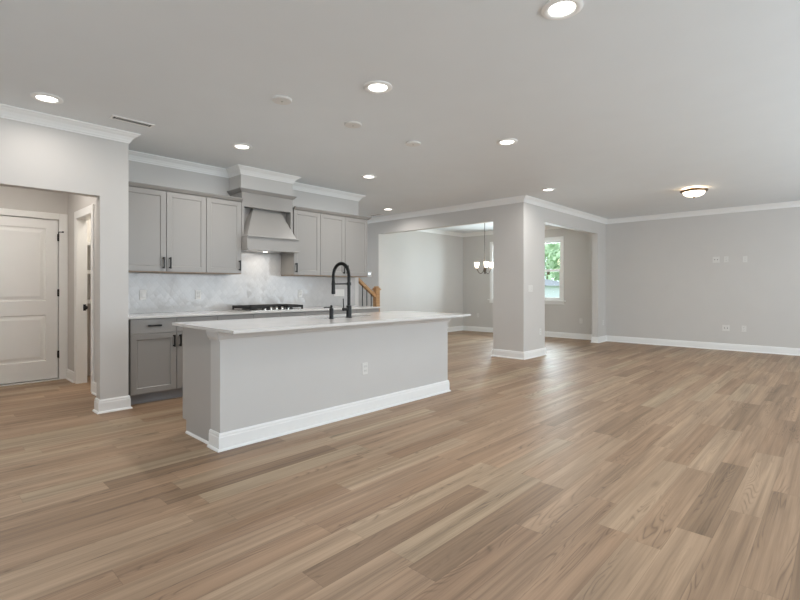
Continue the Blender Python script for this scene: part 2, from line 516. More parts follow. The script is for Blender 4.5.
# walls behind the camera
bm = BM(); zs0, zs1 = 0.65, 2.35
edges = [LEFT_X] + [v for cx, hw in BACK_WINDOWS for v in (cx-hw, cx+hw)] + [XR]
for i in range(0, len(edges), 2): box(bm, edges[i], edges[i+1], BACK_Y-.12, BACK_Y, 0, H)
for cx, hw in BACK_WINDOWS:
    box(bm, cx-hw, cx+hw, BACK_Y-.12, BACK_Y, 0, zs0); box(bm, cx-hw, cx+hw, BACK_Y-.12, BACK_Y, zs1, H)
struct('wall_back', bm, M_WALL, 'window wall behind the viewpoint', 'wall')
bm = BM()
box(bm, LEFT_X-.12, LEFT_X, BACK_Y, 0.6, 0, H); box(bm, LEFT_X-.12, LEFT_X, 3.0, 5.33, 0, H)
box(bm, LEFT_X-.12, LEFT_X, 0.6, 3.0, 0, zs0); box(bm, LEFT_X-.12, LEFT_X, 0.6, 3.0, zs1, H)
struct('wall_side', bm, M_WALL, 'side wall left of the viewpoint', 'wall')
bm = BM(); box(bm, 2.8, 4.45, 9.5, 9.62, 0, H); box(bm, 5.95, XP, 9.5, 9.62, 0, H); box(bm, 4.45, 5.95, 9.5, 9.62, 0, .9); box(bm, 4.45, 5.95, 9.5, 9.62, 2.3, H); box(bm, 2.7, 2.8, 7.65, 9.5, 0, H)  # window opening is added, lets the stair hall fill lamp in
struct('wall_stair', bm, M_WALL, 'stair hall end wall behind the kitchen', 'wall')

bm = BM(); box(bm, 0.3, 1.6, 7.66, 7.74, 0, H)  # added out of sight, blocks outdoor light at the door gaps
struct('wall_leak_stop', bm, M_WALL, 'unseen slab added behind the hall door to stop light leaks', 'wall')

# crown mouldings
def crown_prof(s=0.80):
    q = [(0, -0.118), (0.012, -0.118), (0.014, -0.104), (0.022, -0.100), (0.030, -0.080), (0.050, -0.050),
         (0.078, -0.030), (0.084, -0.022), (0.096, -0.020), (0.108, -0.010), (0.108, 0.0), (0, 0)]
    return [(d*s, H + z*s) for d, z in q]
CR = crown_prof()
bm = sweep(BM(), [(LEFT_X, YL), (1.545, YL), (1.545, YK), (2.946, YK), (2.946, 5.57), (3.716, 5.57), (3.716, YK), (5.225, YK), (5.225, 6.01), (2.8, 6.01)], CR)
struct('trim_1', bm, M_TRIM, 'white crown moulding over hall wall and kitchen cabinets', 'crown moulding')
bm = sweep(BM(), [(XP, 9.5), (XP, YP), (XR, YP), (XR, BACK_Y)], CR)
struct('trim_2', bm, M_TRIM, 'white crown moulding around pillar and far right wall', 'crown moulding')
bm = sweep(BM(), [(7.30, 7.88), (XR, 7.88), (XR, 4.03), (7.30, 4.03)], CR, closed=True)
struct('trim_3', bm, M_TRIM, 'white crown moulding inside the dining room', 'crown moulding')
# baseboards
def base_prof(h=0.13):
    return [(0, 0), (0.030, 0), (0.029, 0.008), (0.024, 0.015), (0.016, 0.018), (0.016, h-0.032), (0.013, h-0.026), (0.013, h-0.012), (0.007, h), (0, h)]
BP = base_prof()
bm = sweep(BM(), [(1.50, 5.33), (1.297, 5.33), (1.297, YL), (1.545, YL), (1.545, 5.245)], BP)
struct('baseboard_left', bm, M_TRIM, 'white baseboard wrapped round the wall end beside cabinets', 'baseboard')
bm = sweep(BM(), [(1.50, 7.53), (1.50, 7.11)], BP); sweep(bm, [(1.50, 6.255), (1.50, 5.36)], BP)
sweep(bm, [(LEFT_X, YL), (0.2, YL), (0.2, 5.33), (-0.6, 5.33), (-0.6, 7.53), (0.40, 7.53)], BP)
struct('baseboard_hall', bm, M_TRIM, 'white baseboard inside the back hall', 'baseboard')
bm = sweep(BM(), [(XP, 9.5), (XP, 7.43), (7.30, 7.43), (7.30, 7.88), (XR, 7.88), (XR, 4.03), (10.48, 4.03), (10.48, YP), (XR, YP), (XR, BACK_Y)], BP)
struct('baseboard_right', bm, M_TRIM, 'white baseboard along the dining room and far right wall', 'baseboard')
bm = sweep(BM(), [(7.955, YP), (7.955, 4.03), (7.30, 4.03), (7.30, 4.505), (XP, 4.505), (XP, YP)], BP, closed=True)
struct('baseboard_pillar', bm, M_TRIM, 'white baseboard around the foot of the pillar', 'baseboard')

# hall door: casing (trim) and slab
def casing_prof_box(bm, x0, x1, y0, y1, z0, z1): box(bm, x0, x1, y0, y1, z0, z1, 0.004, 2)
bm = BM()
casing_prof_box(bm, 1.405, 1.497, 7.513, 7.53, 0, 2.19)
casing_prof_box(bm, 0.40, 0.478, 7.513, 7.53, 0, 2.19)
casing_prof_box(bm, 0.478, 1.405, 7.513, 7.53, 2.112, 2.19)
box(bm, 1.400, 1.415, 7.515, 7.64, 0, 2.115); box(bm, 0.475, 0.483, 7.515, 7.64, 0, 2.115); box(bm, 0.483, 1.400, 7.515, 7.64, 2.109, 2.115)
box(bm, 0.483, 1.400, 7.50, 7.64, 0, 0.012)
struct('trim_4', bm, M_TRIM, 'white casing and threshold around the hall door', 'door casing')

def panel_door(name, x0, x1, yf, z0, z1, panels, parent=None):
    """slab with moulded raised panels; front face at y=yf facing -y"""
    bm = BM()
    th = 0.035
    xs = [x0, x0+0.125, x1-0.125, x1]
    # stiles
    box(bm, xs[0], xs[1], yf, yf+th, z0, z1); box(bm, xs[2], xs[3], yf, yf+th, z0, z1)
    zs = [z0] + [v for p in panels for v in p] + [z1]
    for i in range(0, len(zs), 2): box(bm, xs[1], xs[2], yf, yf+th, zs[i], zs[i+1])
    for (a, b) in panels:
        # sunk moulding then raised field
        r = 0.0
        rings = [(0.0, 0.0), (0.012, 0.010), (0.030, 0.010), (0.062, 0.002)]
        prev = None
        for ins, dep in rings:
            ring = [bm.verts.new(v) for v in ((xs[1]+ins, yf+dep, a+ins), (xs[2]-ins, yf+dep, a+ins), (xs[2]-ins, yf+dep, b-ins), (xs[1]+ins, yf+dep, b-ins))]
            if prev:
                for k in range(4): bm.faces.new((prev[k], prev[(k+1) % 4], ring[(k+1) % 4], ring[k]))
            prev = ring
        bm.faces.new(prev)
        box(bm, xs[1], xs[2], yf+0.016, yf+th, a, b)
    return obj(name, bm, M_TRIM, parent)

d = panel_door('door_1', 0.490, 1.391, 7.536, 0.024, 2.101, [(0.26, 0.86), (1.04, 1.985)])
d['kind'] = 'structure'; d['label'] = 'closed white two-panel door at end of hall'; d['category'] = 'door'
for z in (0.29, 1.10, 1.83):
    bm = BM(); box(bm, 1.384, 1.402, 7.520, 7.5365, z, z+0.09, 0.002); tube(bm, [(1.396, 7.512, z-0.004), (1.396, 7.512, z+0.094)], 0.0075, 10)
    obj('hinge', bm, M_BLACK, d)
bm = BM(); tube(bm, [(1.396, 7.512, 1.92), (1.396, 7.498, 1.945), (1.43, 7.47, 1.945)], 0.006, 8); tube(bm, [(1.43, 7.47, 1.945), (1.44, 7.462, 1.945)], 0.011, 10)
obj('hinge_stop', bm, M_BLACK, d)
bm = BM(); lathe(bm, [(0, 0), (.03, 0), (.03, .006), (.012, .01), (.012, .035), (.027, .045), (.03, .06), (.02, .072), (0, .074)], n=24)
k = obj('door_knob', bm, M_BLACK, d, True); k.rotation_euler = (PI/2, 0, 0); k.location = (0.555, 7.536, 0.96)

# pantry doorway casing and shelves
bm = BM()
casing_prof_box(bm, 1.483, 1.50, 7.02, 7.11, 0, 2.175); casing_prof_box(bm, 1.483, 1.50, 6.255, 6.34, 0, 2.175)
casing_prof_box(bm, 1.483, 1.50, 6.34, 7.02, 2.08, 2.175)
box(bm, 1.496, 1.605, 7.015, 7.03, 0, 2.09); box(bm, 1.496, 1.605, 6.33, 6.345, 0, 2.09); box(bm, 1.496, 1.605, 6.345, 7.015, 2.075, 2.09)
pc = struct('trim_5', bm, M_TRIM, 'white casing of the pantry doorway in the hall side wall', 'door casing')
bm = BM(); box(bm, 1.560, 1.590, 7.0125, 7.016, .92, 1.0, .001); lathe(bm, [(0, 0), (.016, 0), (.014, .02), (.024, .026), (.026, .038), (.018, .046), (0, .048)], n=20)
bmesh.ops.rotate(bm, verts=[v for v in bm.verts if v.co.z < .5], cent=(0, 0, 0), matrix=Matrix.Rotation(PI/2, 3, 'X'))
bmesh.ops.translate(bm, verts=[v for v in bm.verts if v.co.z < .5], vec=(1.577, 7.013, .96))
obj('door_latch', bm, M_BLACK, pc, True)['label'] = 'black latch knob on the jamb'
SHELF_LABELS = ['white pantry shelf seen through the doorway slit, lowest one', 'white pantry shelf seen through the doorway slit, middle one',
                'white pantry shelf seen through the doorway slit, top one']
for z, lb in zip((1.03, 1.42, 1.79), SHELF_LABELS):
    t = thing('pantry_shelf', lb, 'shelf', (1.612, 7.15, z), group='pantry shelves')
    bm = BM(); box(bm, 0, 1.07, 0.012, 0.39, 0, 0.02, .003); obj('board', bm, M_TRIM, t)
    bm = BM(); box(bm, 0, 1.07, 0, 0.012, -0.025, 0.022, .003); obj('front_lip', bm, M_TRIM, t)

# ------------------------------------------------------------------ windows
def window(i, y0, y1, label):
    bm = BM(); xf = XR
    # casing on the room side
    cw = 0.07
    lo = y0-cw if i == 1 else y0-0.08
    hi = y1+cw if i == 2 else y1+0.08
    box(bm, xf-0.018, xf, lo, y0, WZ0, WZ1+0.07, .003); box(bm, xf-0.018, xf, y1, hi, WZ0, WZ1+0.07, .003)
    box(bm, xf-0.018, xf, y0, y1, WZ1, WZ1+0.07, .003)
    # jamb liner
    box(bm, xf-0.005, xf+.14, y0, y0+.018, WZ0, WZ1); box(bm, xf-.005, xf+.14, y1-.018, y1, WZ0, WZ1)
    box(bm, xf-0.005, xf+.14, y0+.018, y1-.018, WZ1-.018, WZ1); box(bm, xf-0.005, xf+.14, y0+.018, y1-.018, WZ0, WZ0+.02)
    o = struct('window_%d' % i, bm, M_TRIM, label, 'window')
    zm = 1.64
    for nm, za, zb, dx in (('lower_sash', WZ0+.02, zm+.02, 0.045), ('upper_sash', zm-.02, WZ1-.018, 0.085)):
        f = BM(); a, b = y0+.018, y1-.018
        x0, x1 = xf+dx, xf+dx+.035
        box(f, x0, x1, a, a+.045, za, zb, .003); box(f, x0, x1, b-.045, b, za, zb, .003)
        box(f, x0, x1, a+.045, b-.045, za, za+.05, .003); box(f, x0, x1, a+.045, b-.045, zb-.045, zb, .003)
        s_ = obj(nm, f, M_TRIM, o)
        g = BM(); box(g, x0+.014, x0+.019, a+.04, b-.04, za+.045, zb-.04); obj('pane', g, M_GLASS, s_)
    f = BM(); tube(f, [(xf+.04, (y0+y1)/2-.03, zm+.028), (xf+.04, (y0+y1)/2+.03, zm+.028)], .008, 8); obj('sash_lock', f, M_PLATE, o)
    return o
window(1, WIN[0][0], WIN[0][1], 'right white double-hung dining window with trees outside')
window(2, WIN[1][0], WIN[1][1], 'left white double-hung dining window mostly behind the pillar')
bm = BM(); box(bm, XR-0.055, XR, 4.85, 7.03, WZ0-.028, WZ0, .004); box(bm, XR-0.018, XR, 4.89, 6.99, WZ0-.10, WZ0-.028, .003)
struct('trim_6', bm, M_TRIM, 'white window stool and apron under the dining windows', 'window sill')

# simple frames in the window openings behind the camera
for i, (cx, hw) in enumerate(BACK_WINDOWS):
    bm = BM(); x0, x1 = cx-hw, cx+hw
    for a, b in ((x0, x0+.05), (x1-.05, x1), (cx-.03, cx+.03)): box(bm, a, b, BACK_Y-.1, BACK_Y-.02, zs0, zs1)
    for a, b in ((zs0, zs0+.05), (zs1-.05, zs1), (1.47, 1.52)): box(bm, x0, x1, BACK_Y-.1, BACK_Y-.02, a, b)
    struct('window_%d' % (i+3), bm, M_TRIM, 'white window frame behind the viewpoint, ' + ('leftmost', 'second from left', 'second from right', 'rightmost')[i], 'window')

# ------------------------------------------------------------------ kitchen cabinets
def shaker(name, x0, x1, z0, z1, yf, parent, rail=0.058, th=0.02, rec=0.009):
    """shaker front in the xz plane; face at y=yf, body behind it (+y)"""
    bm = BM()
    if z1-z0 < 0.2:           # slab drawer front
        box(bm, x0, x1, yf, yf+th, z0, z1, 0.0015, 1)
    else:
        box(bm, x0, x0+rail, yf, yf+th, z0, z1, 0.0012, 1); box(bm, x1-rail, x1, yf, yf+th, z0, z1, 0.0012, 1)
        box(bm, x0+rail, x1-rail, yf, yf+th, z0, z0+rail, 0.0012, 1); box(bm, x0+rail, x1-rail, yf, yf+th, z1-rail, z1, 0.0012, 1)
        # bevelled inner edge
        i0, i1, j0, j1 = x0+rail, x1-rail, z0+rail, z1-rail
        e = 0.006
        A = [bm.verts.new(v) for v in ((i0, yf+.002, j0), (i1, yf+.002, j0), (i1, yf+.002, j1), (i0, yf+.002, j1))]
        B = [bm.verts.new(v) for v in ((i0+e, yf+rec, j0+e), (i1-e, yf+rec, j0+e), (i1-e, yf+rec, j1-e), (i0+e, yf+rec, j1-e))]
        for k in range(4): bm.faces.new((A[k], A[(k+1) % 4], B[(k+1) % 4], B[k]))
        bm.faces.new(B)
        box(bm, i0, i1, yf+rec+.001, yf+th, j0, j1)
    return obj(name, bm, M_CAB, parent)

def bar_pull(x, z, yf, parent, length=0.13, vertical=True):
    bm = BM(); s = 0.0075; l = length/2; off = 0.030
    if vertical:
        box(bm, x-s, x+s, yf-off-.008, yf-off+.004, z-l, z+l, .0015, 1)
        for q in (-1, 1): box(bm, x-s, x+s, yf-off, yf, z+q*(l-.012)-s, z+q*(l-.012)+s)
    else:
        box(bm, x-l, x+l, yf-off-.008, yf-off+.004, z-s, z+s, .0015, 1)
        for q in (-1, 1): box(bm, x+q*(l-.012)-s, x+q*(l-.012)+s, yf-off, yf, z-s, z+s)
    return obj('handle', bm, M_BLACK, parent)

UZ0, UZ1 = 1.383, 2.305
def upper(x0, w_, doors, hinge, label, mould_l, mould_r):
    """doors: 1 or 2; hinge: side of the handle for single doors"""
    t = thing('upper_cabinet', label, 'cabinet', (x0, 5.56, UZ0), group='grey wall cabinets')
    hgt = UZ1-UZ0; g = 0.003
    bm = BM(); box(bm, 0.001, w_-.001, 0.022, YK-5.56-.002, 0.012, hgt); obj('cabinet_body', bm, M_CAB, t)
    bm = BM(); box(bm, 0.001, w_-.001, 0.010, YK-5.56-.002, 0.003, 0.0118); obj('underside_panel', bm, M_CABWOOD, t)['label'] = 'raw wood bottom edge'
    n = doors; dw = w_/n
    for i in range(n):
        dr = shaker('door', i*dw+g, (i+1)*dw-g, 0.014, hgt-0.002, 0, t)
        if n == 2: hx = dw-0.035 if i == 0 else dw+0.035
        else: hx = 0.032 if hinge == 'L' else w_-0.032
        bar_pull(hx, 0.11, 0, dr)
    # stepped crown strip on top
    pr = [(0, hgt), (0.010, hgt+.001), (0.022, hgt+.010), (0.042, hgt+.030), (0.048, hgt+.034), (0.048, hgt+.040), (0, hgt+.040)]
    path = []
    if mould_l: path.append((0, 0.31))
    path += [(0.0, 0), (w_, 0)]
    if mould_r: path.append((w_, 0.31))
    bm = sweep(BM(), path, pr); box(bm, 0, w_, 0.0, YK-5.56-.002, hgt, hgt+.03)
    obj('top_moulding', bm, M_CAB, t)
    return t
upper(1.58, 0.914, 2, '', 'grey double-door wall cabinet beside the hall wall end', False, False)
upper(2.494, 0.455, 1, 'R', 'grey single-door wall cabinet left of the range hood', False, False)
upper(3.730, 0.460, 1, 'L', 'grey single-door wall cabinet right of the range hood', False, False)
upper(4.190, 0.935, 2, '', 'grey double-door wall cabinet beside the staircase railing', False, True)

# hood tower and range hood (one unit)
t = thing('range_hood', 'grey wooden range hood with tapered canopy between wall cabinets', 'range hood', (2.951, 5.56, 1.69))
HW = 0.762
z0 = 0.16; z1 = 2.45-1.69
bm = BM()
box(bm, 0.0, 0.035, 0.0, 0.325, z0, z1); box(bm, HW-.035, HW, 0.0, 0.325, z0, z1)
box(bm, .035, HW-.035, 0.0, 0.05, 2.255-1.69, z1)
box(bm, .035, HW-.035, 0.12, 0.325, z0, 2.255-1.69)
obj('chimney_panel', bm, M_CAB, t)
bm = sweep(BM(), [(0, 0.32), (0, 0), (HW, 0), (HW, 0.32)], [(0, z1-.012), (.008, z1-.011), (.016, z1-.004), (.034, z1+.018), (.040, z1+.022), (.040, z1+.030), (0, z1+.030)])
box(bm, 0.0, HW, 0.0, 0.325, z1, z1+.028)
obj('top_moulding', bm, M_CAB, t)
bm = BM()
zb, zt = 0.185, 0.64
x0, x1, xa, xb = 0.016, HW-.016, 0.232, HW-.182
yb, yt, yk = -0.115, 0.105, 0.119
V = [bm.verts.new(v) for v in ((x0, yb, zb), (x1, yb, zb), (x1, yk, zb), (x0, yk, zb), (xa, yt, zt), (xb, yt, zt), (xb, yk, zt), (xa, yk, zt))]
for f in ((3, 2, 1, 0), (4, 5, 6, 7), (0, 1, 5, 4), (1, 2, 6, 5), (2, 3, 7, 6), (3, 0, 4, 7)): bm.faces.new([V[i] for i in f])
obj('tapered_canopy', bm, M_CAB, t)
bm = BM(); box(bm, 0.003, HW-.003, -0.135, 0.0, 0.012, 0.168); box(bm, 0.003, HW-.003, 0.0, 0.325, 0.012, 0.158)
obj('apron_band', bm, M_CAB, t)
bm = BM(); box(bm, 0.001, HW-.001, -0.157, 0.0, 0.168, 0.187, .004); obj('upper_lip', bm, M_CAB, t)
bm = BM()
box(bm, 0.0, HW, -0.155, -0.13, 0.0, 0.018, .003); box(bm, 0.0, 0.02, -0.13, 0.3, 0.0, 0.012); box(bm, HW-.02, HW, -0.13, 0.3, 0.0, 0.012)
obj('lower_lip', bm, M_CAB, t)
bm = BM(); box(bm, 0.05, HW-.05, -0.10, 0.28, 0.004, 0.011)
obj('filter_insert', bm, M_STEEL, t)['label'] = 'steel insert under the hood'
bm = BM(); lathe(bm, [(0, .0), (.03, .0), (.03, .006), (0, .006)], (HW/2, 0.08, 0.002)); obj('hood_lamp', bm, M_LED, t)

# base cabinets
BZ = 0.891
def base(x0, w_, doors, label, hinge='R'):
    t = thing('base_cabinet', label, 'cabinet', (x0, 5.27, 0), group='grey base cabinets')
    g = 0.003; dep = YK-5.27-.003
    bm = BM(); box(bm, 0.001, w_-.001, 0.021, dep, 0.105, BZ); obj('cabinet_body', bm, M_CAB, t)
    bm = BM(); box(bm, 0.001, w_-.001, 0.078, dep, 0, 0.105); box(bm, 0.001, w_-.001, 0.070, 0.078, 0, 0.02); obj('toe_kick', bm, M_TOE, t)
    n = doors; dw = w_/n
    for i in range(n):
        dr = shaker('drawer', i*dw+g*.6, (i+1)*dw-g*.6, 0.735, BZ-.008, 0, t); bar_pull(i*dw+dw/2, 0.815, 0, dr, 0.13, False)
        dr = shaker('door', i*dw+g, (i+1)*dw-g, 0.112, 0.730, 0, t)
        if n == 2: hx = dw-0.032 if i == 0 else dw+0.032
        else: hx = w_-0.032 if hinge == 'R' else 0.032
        bar_pull(hx, 0.64, 0, dr)
    return t
base(1.58, 0.914, 2, 'grey base cabinet with drawers and two doors beside hall wall end')
base(2.494, 0.457, 1, 'narrow grey base cabinet just left of the cooktop')
base(2.951, 0.762, 2, 'grey base cabinet directly under the gas cooktop')
base(3.713, 0.457, 1, 'narrow grey base cabinet just right of the cooktop', 'L')
base(4.170, 0.940, 2, 'grey base cabinet at stair end of the kitchen run')

# worktop, backsplash
bm = BM(); box(bm, 1.548, 5.138, 5.24, YK-.012, 0.893, 0.915, .003)
tag(obj('kitchen_countertop', bm, M_QUARTZ), 'long white quartz countertop along kitchen wall under the cooktop', 'countertop')
bm = BM(); box(bm, 1.548, 5.14, YK-.010, YK-.001, 0.916, UZ0-.001); box(bm, 2.953, 3.711, YK-.010, YK-.001, UZ0-.001, 1.699)
tag(obj('tile_backsplash', bm, M_TILE), 'glossy white lantern tile backsplash behind cooktop and counter', 'backsplash')

# cooktop
t = thing('gas_cooktop', 'black gas cooktop with steel tray and round knobs on countertop', 'cooktop', (2.945, 5.33, 0.9155))
CW, CD = 0.81, 0.51
bm = BM(); box(bm, 0, CW, 0, CD, 0, 0.012, .004); obj('steel_tray', bm, M_STEEL, t)
for (gx0, gx1) in ((0.010, 0.268), (0.276, 0.534), (0.542, 0.800)):
    bm = BM(); y0 = 0.13 if gx0 > .25 and gx0 < .54 else 0.03
    y1 = CD-.02; zz = 0.055; r = 0.007
    for a in (gx0, gx1): box(bm, a-(0 if a == gx0 else .014), a+(.014 if a == gx0 else 0), y0, y1, zz-.024, zz+.010, .002, 1)
    for a in (y0, y1-.014, (y0+y1)/2-.007): box(bm, gx0, gx1, a, a+.014, zz-.024, zz+.010, .002, 1)
    xm = (gx0+gx1)/2; box(bm, xm-.006, xm+.006, y0, y1, zz-.01, zz+.008)
    for a in (gx0, gx1-.018):
        for b in (y0, y1-.018): box(bm, a, a+.018, b, b+.018, 0.012, zz)
    obj('grate', bm, M_IRON, t)
for bx, by, br in ((0.14, 0.15, .035), (0.14, 0.37, .045), (0.405, 0.30, .055), (0.67, 0.15, .035), (0.67, 0.37, .045)):
    bm = BM(); lathe(bm, [(br+.012, .012), (br+.012, .018), (br, .02), (br, .03), (br-.006, .034), (0, .034)], (bx, by, 0), 28); obj('burner', bm, M_IRON, t, True)
for i in range(5):
    bm = BM(); lathe(bm, [(.024, .012), (.024, .016), (.018, .018), (.017, .044), (.014, .048), (0, .048)], (0.235+i*.084, 0.055, 0), 24)
    obj('knob', bm, M_CHROME, t, True)

# ------------------------------------------------------------------ island
IX0, IX1 = 1.61, 4.37
t = thing('kitchen_island', 'pale grey kitchen island with white base moulding', 'island', (IX0, 3.36, 0))
IW = IX1-IX0
bm = BM(); box(bm, 0, IW, 0, 0.155, 0, 0.892); obj('knee_wall', bm, M_ISL, t)
PX0, PX1 = 0.012, IW-.012
bm = BM(); prism(bm, [(0.155, 0), (0.635, 0), (0.635, 0.105), (0.71, 0.105), (0.71, 0.892), (0.155, 0.892)], 'x', PX0, PX0+.02)
obj('end_panel', bm, M_PANEL, t)
bm = BM(); prism(bm, [(0.155, 0), (0.635, 0), (0.635, 0.105), (0.71, 0.105), (0.71, 0.892), (0.155, 0.892)], 'x', PX1-.02, PX1)
obj('end_panel', bm, M_PANEL, t)
bm = BM(); box(bm, PX0+.02, 1.0, 0.19, 0.69, .105, .892); box(bm, 1.0, 1.95, 0.19, 0.215, .105, .892); box(bm, 1.0, 1.95, 0.65, 0.69, .105, .892)
box(bm, 1.0, 1.95, 0.215, 0.65, .105, .55); box(bm, 1.95, PX1-.02, .19, .69, .105, .892); box(bm, PX0+.02, PX1-.02, .19, .62, 0, .105)
obj('cabinet_body', bm, M_CAB, t)
nd = 6; dw = (PX1-PX0-.04)/nd
for i in range(nd):
    bm = BM(); a = PX0+.02+i*dw
    box(bm, a+.003, a+dw-.003, .69, .71, .112, .875, .002, 1); dr = obj('door', bm, M_CAB, t)
    bm = BM(); hx = a+dw-.035 if i % 2 == 0 else a+.035
    box(bm, hx-.005, hx+.005, .74, .75, .66, .79); box(bm, hx-.005, hx+.005, .71, .74, .67, .68); box(bm, hx-.005, hx+.005, .71, .74, .77, .78); obj('handle', bm, M_BLACK, dr)
pth = [(0, .155), (0, 0), (IW, 0), (IW, .155)]
bm = sweep(BM(), [(p[0], p[1]) for p in pth], base_prof(0.13)); obj('base_moulding', bm, M_TRIM, t)['label'] = 'white baseboard round the island'
bm = sweep(BM(), [(PX0, .62), (PX0, .172)], [(0, 0), (.015, 0), (.013, .010), (.006, .016), (0, .017)]); obj('shoe_moulding', bm, M_TRIM, t)
bm = sweep(BM(), pth, [(0, .812), (.012, .812), (.014, .826), (.022, .832), (.030, .850), (.036, .876), (.036, .892), (0, .892)]); obj('cove_moulding', bm, M_ISL, t)

# island countertop with sink cut-out
CX0, CX1, CY0, CY1 = 1.556, 4.395, 3.05, 4.13
SX0, SX1, SY0, SY1 = 2.76, 3.42, 3.62, 3.98
def rrect(x0, x1, y0, y1, r, n=5):
    pts = []
    for (cx, cy, a0) in ((x1-r, y1-r, 0), (x0+r, y1-r, 90), (x0+r, y0+r, 180), (x1-r, y0+r, 270)):
        for k in range(n+1):
            a = math.radians(a0+90*k/n); pts.append((cx+r*math.cos(a), cy+r*math.sin(a)))
    return pts
bm = BM()
outer = rrect(CX0, CX1, CY0, CY1, .006, 5); inner = rrect(SX0, SX1, SY0, SY1, .03, 5)
no = len(outer)
ro = {z: [bm.verts.new((p[0], p[1], z)) for p in outer] for z in (.893, .915)}
ri = {z: [bm.verts.new((p[0], p[1], z)) for p in inner] for z in (.893, .915)}
for k in range(no):
    k2 = (k+1) % no
    bm.faces.new((ro[.893][k], ro[.893][k2], ro[.915][k2], ro[.915][k])); bm.faces.new((ri[.893][k2], ri[.893][k], ri[.915][k], ri[.915][k2]))
    bm.faces.new((ro[.915][k], ro[.915][k2], ri[.915][k2], ri[.915][k])); bm.faces.new((ro[.893][k2], ro[.893][k], ri[.893][k], ri[.893][k2]))
tag(obj('island_countertop', bm, M_QUARTZ), 'white quartz island countertop with sink cut-out and overhanging front edge', 'countertop')
t = thing('undermount_sink', 'stainless steel sink set into the island countertop', 'sink', ((SX0+SX1)/2, (SY0+SY1)/2, .66))
bm = BM(); hx, hy = (SX1-SX0)/2, (SY1-SY0)/2
prof = [(0.012, .2325, .03), (0.0, .2325, .03), (-.004, .02, .045), (-.03, .0, .06)]
prev = None
for off, z, r in prof:
    ring = [bm.verts.new((p[0], p[1], z)) for p in rrect(-hx-off, hx+off, -hy-off, hy+off, r, 5)]
    if prev:
        for k in range(len(ring)): bm.faces.new((prev[k], prev[(k+1) % len(ring)], ring[(k+1) % len(ring)], ring[k]))
    prev = ring
bm.faces.new(prev)
obj('basin', bm, M_STEEL, t, True)
bm = BM(); lathe(bm, [(.045, .001), (.04, .004), (.02, .002), (0, .002)], (0, .05, 0)); obj('drain', bm, M_CHROME, t, True)

# faucet
FX, FY = 3.022, 3.55
t = thing('kitchen_faucet', 'tall matt black spring-neck faucet standing on the island', 'faucet', (FX, FY, .9155))
bm = BM(); lathe(bm, [(0, 0), (.030, 0), (.030, .006), (.026, .010), (.026, .115), (.024, .12), (.014, .122), (0, .122)], n=28); obj('base_body', bm, M_BLACK, t, True)
bm = BM(); tube(bm, [(0, 0, .12), (0, 0, .40)], .0165, 16); obj('riser', bm, M_BLACK, t, True)
R = 0.122
arc = [(0, 0, .40)] + [(0, R-R*math.cos(a), 0.418+R*math.sin(a)) for a in [PI*k/22 for k in range(23)]] + [(0, 2*R, .36)]
bm = BM(); tube(bm, arc, .013, 12)
# spring coil round the hose
coil = []
N = 46*8
L_ = [Vector(p) for p in arc]; cum = [0]
for a, b in zip(L_, L_[1:]): cum.append(cum[-1]+(b-a).length)
for i in range(N+1):
    s_ = cum[-1]*i/N
    j = max(q for q in range(len(cum)-1) if cum[q] <= s_+1e-9)
    f_ = (s_-cum[j])/(cum[j+1]-cum[j]); p = L_[j].lerp(L_[j+1], f_); d_ = (L_[j+1]-L_[j]).normalized()
    e1 = Vector((1, 0, 0)); e2 = d_.cross(e1).normalized(); a = 2*PI*i/8
    coil.append(p+(e1*math.cos(a)+e2*math.sin(a))*.0155)
tube(bm, coil, .0030, 5)
obj('spring_neck', bm, M_BLACK, t, True)
bm = BM(); tube(bm, [(0, 2*R, .375), (0, 2*R, .36), (0, 2*R, .28), (0, 2*R, .245), (0, 2*R, .23)], .017, 16, radii=[.015, .018, .0195, .0205, .019]); obj('spray_head', bm, M_BLACK, t, True)
bm = BM(); tube(bm, [(0, 0, .335), (0, 2*R, .335)], .007, 10); lathe(bm, [(.012, -.012), (.02, -.012), (.02, .012), (.012, .012)], (0, 2*R, .335), 20); lathe(bm, [(.0165, -.014), (.023, -.014), (.023, .014), (.0165, .014)], (0, 0, .335), 20)
obj('support_arm', bm, M_BLACK, t, True)
bm = BM(); tube(bm, [(-.02, 0, .085), (-.075, 0, .085)], .016, 16); tube(bm, [(-.068, 0, .095), (-.072, 0, .19)], .0055, 10); obj('lever_handle', bm, M_BLACK, t, True)
t = thing('soap_dispenser', 'small matt black soap dispenser left of the faucet', 'soap dispenser', (2.80, 3.545, .9155))
bm = BM(); lathe(bm, [(0, 0), (.026, 0), (.026, .006), (.020, .008), (.020, .095), (.018, .10), (0, .10)], n=24); obj('body', bm, M_BLACK, t, True)
bm = BM(); lathe(bm, [(0, .10), (.011, .10), (.011, .125), (.008, .13), (0, .13)], n=16); tube(bm, [(0, 0, .108), (-.03, .05, .110), (-.04, .064, .102)], .0055, 10); obj('pump_spout', bm, M_BLACK, t, True)

